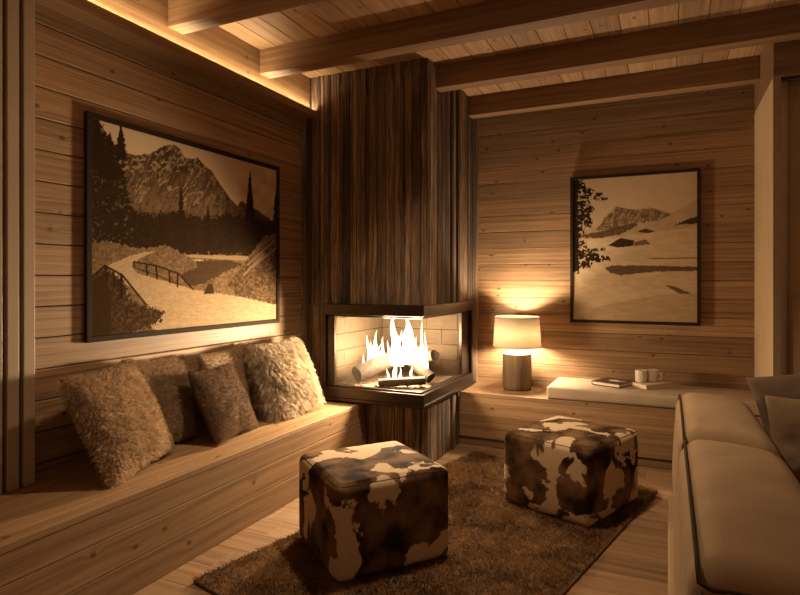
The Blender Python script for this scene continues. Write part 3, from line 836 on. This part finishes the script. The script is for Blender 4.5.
SEP = [(0.0, (.012, .007, .004)), (.25, (.065, .036, .018)), (.5, (.19, .115, .06)), (.75, (.40, .27, .15)), (1.0, (.62, .46, .29))]
def sepia(t):
    xs = [s[0] for s in SEP]; return np.stack([np.interp(t, xs, [s[1][k] for s in SEP]) for k in range(3)], -1)

def paint_valley(X, Y):
    n1 = fbm(X*.11, Y*.11, 5, 3); n2 = fbm(X*.45, Y*.45, 4, 8); n3 = fbm(X*.9, Y*.9, 2, 13)
    T = .96-.0020*np.maximum(X-220, 0)-.09*(n1-.4)*np.clip((X-225)/25, 0, 1)*3
    jag = (n2-.5)*3
    mt = [(88, 165), (110, 158), (125, 153), (137, 155), (149, 154), (160, 148), (166, 145.5), (174.5, 144.5), (180, 149), (185, 157), (191, 159), (197, 157), (205, 166), (212, 171), (220, 184), (230.5, 199), (237, 205.6), (242, 200.5), (247, 205), (256, 209), (267, 217), (279, 226), (279, 260), (88, 260)]
    M = inpoly(X+jag*.5, Y+jag, mt)
    rock = .30+.30*(fbm(X*.5+Y*.16, Y*.13, 4, 21)-.5)+.22*(n2-.5)+.10*np.clip((Y-160)/50, 0, 1)
    ridge = np.abs(fbm(X*.13+Y*.07, Y*.05, 3, 31)-.5)
    rock = np.where((ridge < .035) & (Y < 205) & (n3 > .42), .62, rock)
    rock = np.where((n2 > .62) & (Y < 172), .66, rock)
    T = np.where(M, rock, T)
    T = np.where(M & (X > 225), .30+.2*(n2-.5), T)
    fo = inpoly(X, Y+(n2-.5)*14+(n3-.5)*5, [(88, 200), (120, 206), (150, 214), (175, 212), (200, 217), (225, 214), (240, 216), (260, 220), (280, 222), (280, 256), (88, 256)])
    T = np.where(fo, .09+.12*(n3-.35), T)
    lt = inpoly(X+(n2-.5)*12, Y+(n3-.5)*8, [(86, 112), (96, 116), (104, 128), (112, 140), (120, 154), (126, 175), (130, 200), (136, 215), (136, 250), (86, 252)])
    T = np.where(lt, .10+.16*(n3-.4)+.25*(n2 > .68), T)
    for a in ((121, 122, 160, 7, 1), (98, 114, 170, 12, 2), (110, 132, 180, 9, 3), (181, 186, 250, 7, 4), (250, 171, 246, 7.5, 5), (277, 182, 240, 6, 6), (208, 205, 250, 5, 7), (160, 210, 250, 6, 8), (230, 212, 250, 5, 9)):
        T = np.where(spruce(X, Y, *a), .07+.05*n3, T)
    z = lambda P: [(80+x/3.81, 225+y/3.81) for x, y in P]
    gr = inpoly(X, Y+(n2-.5)*5, z([(30, 65), (110, 60), (200, 85), (250, 90), (330, 75), (440, 140), (500, 130), (640, 130), (700, 40), (770, 30), (770, 480), (30, 480)]))
    T = np.where(gr, .45+.35*(n2-.5)+.2*(n3-.5), T)
    T = np.where(inpoly(X, Y, z([(395, 112), (640, 118), (650, 135), (420, 125)])), .66, T)
    T = np.where(inpoly(X+(n3-.5)*2, Y+(n3-.5)*3, z([(440, 140), (560, 132), (620, 150), (540, 185), (470, 225), (420, 235), (380, 190), (450, 160)])), .27+.1*(n3-.5), T)
    bank = inpoly(X, Y+(n2-.5)*4, z([(640, 130), (770, 20), (770, 310), (600, 265), (560, 230)]))
    T = np.where(bank, .33+.4*(n2-.5)+.25*(n3-.5), T)
    for a, b in (((640, 150), (740, 60)), ((655, 160), (752, 85)), ((625, 190), (700, 110))): T = np.where(seg(X, Y, *z([a, b]), 1.0), .55, T)
    road = inpoly(X, Y+(n3-.5)*1.5, z([(290, 100), (240, 103), (180, 122), (105, 155), (130, 190), (190, 235), (250, 300), (270, 390), (330, 420), (770, 370), (770, 310), (600, 272), (430, 245), (330, 215), (220, 185), (195, 155), (230, 125)]))
    rut = .74+.22*(fbm(X*.25+Y*.6, Y*.9-X*.12, 3, 41)-.5)+.1*(n3-.5)
    T = np.where(road, rut, T)
    fg = inpoly(X+(n2-.5)*10, Y+(n3-.5)*8, z([(35, 205), (95, 165), (165, 210), (190, 290), (330, 330), (300, 370), (180, 420), (35, 440)]))
    T = np.where(fg, .20+.35*(n2-.45)+.2*(n3-.5), T)
    T = np.where(inpoly(X, Y+(n3-.5)*2, z([(35, 220), (90, 185), (120, 260), (118, 425), (35, 440)])), .13+.06*n3, T)
    T = np.where(inpoly(X, Y+(n3-.5)*2, z([(470, 262), (490, 222), (505, 225), (512, 265)])), .2, T)
    for a, b, w_ in (((205, 140), (290, 155), .8), ((290, 155), (375, 185), .8), ((375, 185), (430, 245), .8), ((215, 165), (290, 190), .5), ((290, 190), (370, 225), .5),
                     ((45, 200), (95, 155), 1.1), ((95, 155), (160, 190), 1.1), ((160, 190), (250, 300), 1.1), ((205, 142), (207, 165), .8), ((253, 150), (256, 190), .9), ((290, 158), (294, 205), .9), ((340, 175), (343, 220), .8), ((372, 188), (372, 235), .9),
                     ((97, 158), (103, 215), 1.0), ((128, 178), (133, 235), 1.0), ((157, 190), (157, 275), 1.4), ((105, 185), (150, 225), .6), ((222, 75), (262, 75), 1.0)):
        T = np.where(seg(X, Y, *z([a, b]), w_), .10, T)
    return T

def paint_snow(X, Y):
    z = lambda P: [(565+x/3.607, 165+y/3.607) for x, y in P]
    n1 = fbm(X*.16, Y*.16, 4, 3); n2 = fbm(X*.6, Y*.6, 3, 8); n3 = fbm(X*.12, Y*.5, 3, 17)
    T = .84-.05*(n1-.5)
    mt = inpoly(X, Y+(n2-.5)*1.5, z([(50, 250), (100, 225), (130, 212), (150, 180), (185, 146), (205, 155), (250, 160), (310, 152), (345, 165), (385, 175), (430, 150), (480, 118), (480, 300), (50, 300)]))
    T = np.where(mt, .76+.16*(n1-.5)+.10*(n2-.5), T)
    gry = inpoly(X+(n2-.5)*3, Y+(n2-.5)*3, z([(110, 235), (150, 185), (185, 150), (255, 162), (320, 156), (385, 178), (330, 200), (240, 212), (200, 222), (150, 235)]))
    T = np.where(gry, .50+.35*(n2-.5)+.5*(fbm(X*.5+Y*.2, Y*.25, 3, 9)-.5), T)
    T = np.where(inpoly(X, Y+(n2-.5)*2.5, z([(60, 252), (150, 235), (255, 208), (262, 218), (200, 250), (120, 265), (60, 262)])), .33+.2*(n2-.5), T)
    T = np.where(inpoly(X, Y+(n2-.5)*2, z([(260, 240), (290, 228), (325, 240), (300, 248)])), .25, T)
    T = np.where(inpoly(X, Y+(n2-.5)*4, z([(385, 222), (440, 195), (478, 185), (478, 210), (420, 215)])), .22, T)
    fld = inpoly(X, Y, z([(50, 268), (200, 262), (330, 240), (480, 225), (480, 600), (50, 600)]))
    T = np.where(fld, .86+.16*(n3-.5)+.05*(n1-.5), T)
    T = np.where(inpoly(X, Y, z([(155, 290), (200, 263), (250, 272), (245, 292), (190, 298)])), .16, T)
    T = np.where(inpoly(X, Y, z([(245, 280), (290, 268), (310, 285), (250, 292)])), .45, T)
    T = np.where(inpoly(X, Y+(n2-.5)*1.5, z([(145, 372), (170, 362), (320, 363), (480, 368), (480, 382), (330, 384), (200, 398), (160, 388)])), .36+.1*(n3-.5), T)
    T = np.where(seg(X, Y, *z([(300, 337), (478, 336)]), .5), .42, T)
    T = np.where(inpoly(X, Y, z([(50, 545), (120, 510), (330, 470), (480, 462), (480, 570), (50, 570)])), T-.10, T)
    T = np.where(inpoly(X, Y+(n2-.5)*2, z([(360, 432), (400, 440), (455, 464), (420, 466), (380, 446)])), .38, T)
    r = np.random.default_rng(3)
    for (yc, reach) in ((55, 25), (75, 35), (95, 62), (118, 110), (145, 55), (170, 62), (190, 62), (212, 60), (235, 30), (262, 20), (290, 45), (315, 110), (330, 120), (345, 100), (365, 60), (380, 15)):
        for k in range(7):
            x1 = 36+reach*r.uniform(.5, 1.05); y1 = yc+r.uniform(-14, 12)
            T = np.where(seg(X+(n2-.5)*3, Y+(n2-.5)*4, *z([(34, yc+r.uniform(-8, 4)), (x1, y1)]), r.uniform(1.0, 2.1)) & (n2 > .38), .06, T)
    T = np.where(inpoly(X+(n2-.5)*4, Y, z([(20, 40), (45, 45), (48, 380), (20, 390)])), .06, T)
    return T

def picture(name, label, wall, a0, a1, z0, z1, depth, border, paint, nx, nz):
    """a0..a1 along the wall"""
    if wall == 'left': loc = (XW, (a0+a1)/2, z0)
    else: loc = ((a0+a1)/2, YW, z0)
    t = thing('framed_picture', label, 'picture', loc, 'framed landscape photographs')
    L = Vector(loc)
    w = MB(); w.off = L
    def bx(p0, p1, q0, q1, d0, d1):
        if wall == 'left': w.box(XW+d0, XW+d1, p0, p1, q0, q1, 'y' if p1-p0 > q1-q0 else 'z')
        else: w.box(p0, p1, YW-d1, YW-d0, q0, q1, 'x' if p1-p0 > q1-q0 else 'z')
    bx(a0, a1, z1-border, z1, .001, depth); bx(a0, a1, z0, z0+border, .001, depth)
    bx(a0, a0+border, z0+border, z1-border, .001, depth); bx(a1-border, a1, z0+border, z1-border, .001, depth)
    w.build('frame', M_FRAME, t, .002)
    w = MB(); w.off = L; bx(a0+.004, a1-.004, z0+.004, z1-.004, .001, depth-.014); w.build('backing', M_FRAME, t, 0)
    A, Z = np.meshgrid(np.linspace(a0+border-.002, a1-border+.002, nx), np.linspace(z0+border-.002, z1-border+.002, nz))
    A, Z = A.ravel(), Z.ravel(); d = depth-.009
    if wall == 'left': W = np.stack([np.full(A.shape, XW+d), A, Z], 1)
    else: W = np.stack([A, np.full(A.shape, YW-d), Z], 1)
    X, Y = to_px(W[:, 0], W[:, 1], W[:, 2])
    col = sepia(np.clip(paint(X, Y), 0, 1))
    F = []
    for j in range(nz-1):
        for i in range(nx-1):
            q = (j*nx+i, j*nx+i+1, (j+1)*nx+i+1, (j+1)*nx+i); F.append(q)
    o = mesh('print', W-np.array(loc), F, M_PRINT, t, False)
    ca = o.data.color_attributes.new('ink', 'FLOAT_COLOR', 'POINT'); ca.data.foreach_set('color', np.concatenate([col, np.ones((len(col), 1))], 1).astype('f').ravel())
tp = NT('photo_print'); M_PRINT = tp.m
tp.princ(tp.n('ShaderNodeAttribute', attribute_name='ink').outputs['Color'], .95, spec=.0)
picture('framed_picture', 'large framed sepia photograph of a mountain valley road on the left wall', 'left', 2.012, 3.642, 1.080, 2.283, .026, .030, paint_valley, 360, 250)
picture('framed_picture', 'framed sepia photograph of a snowy mountain slope on the back wall', 'back', -.781, .241, 1.038, 2.316, .05, .026, paint_snow, 220, 280)

# ------------------------------------------------------------------ light
def point(name, loc, e, r, col=WARM):
    l = bpy.data.lights.new(name, 'POINT'); l.energy = e; l.shadow_soft_size = r; l.color = col
    o = bpy.data.objects.new(name, l); C.objects.link(o); o.location = loc; return o
FIRE = (1.0, .80, .54)
def spot(name, loc, to, e, deg, r, col, blend=1.0):
    l = bpy.data.lights.new(name, 'SPOT'); l.energy = e; l.spot_size = math.radians(deg); l.spot_blend = blend; l.shadow_soft_size = r; l.color = col
    o = bpy.data.objects.new(name, l); C.objects.link(o); o.location = loc
    o.rotation_euler = (Vector(to)-Vector(loc)).to_track_quat('-Z', 'Y').to_euler(); return o
point('fire_light', (-2.05, 4.18, .86), 40, .08, FIRE)
point('fire_light', (-1.86, 4.20, .82), 44, .08, FIRE)
spot('fire_light', (-1.95, 4.14, .92), (-2.35, 2.6, .75), 230, 125, .09, FIRE)  # extra spot added inside the fire, aimed to brighten the left bench side
point('lamp_light', (LX, LY, .45+.465), 58, .05, (1.0, .80, .56))
spot('ceiling_downlight', (-1.05, 3.05, 3.02), (-1.0, 2.9, 0), 175, 110, .06, (1.0, .76, .50), .9)
wld = bpy.data.worlds.new('w'); bpy.context.scene.world = wld; wld.use_nodes = True
bg = wld.node_tree.nodes['Background']; bg.inputs[0].default_value = (1.0, .61, .35, 1); bg.inputs[1].default_value = .20

# ------------------------------------------------------------------ camera
cam = bpy.data.cameras.new('cam'); co = bpy.data.objects.new('camera', cam); C.objects.link(co)
co.location = (0, 0, CAM_H); co.rotation_euler = (PI/2, 0, YAW)
cam.sensor_width = 36; cam.lens = FPX/800*36; cam.shift_y = -(297.5-HOR)/800; cam.clip_start = .05
sc = bpy.context.scene; sc.camera = co
sc.view_settings.view_transform = 'Standard'; sc.view_settings.look = 'None'; sc.view_settings.gamma = 1; sc.view_settings.use_curve_mapping = False
sc.view_settings.exposure = 0.55
sc.cycles.use_denoising = True; sc.cycles.max_bounces = 8; sc.cycles.diffuse_bounces = 4; sc.cycles.transparent_max_bounces = 32
sc.cycles.sample_clamp_indirect = 6; sc.cycles.caustics_reflective = False; sc.cycles.caustics_refractive = False
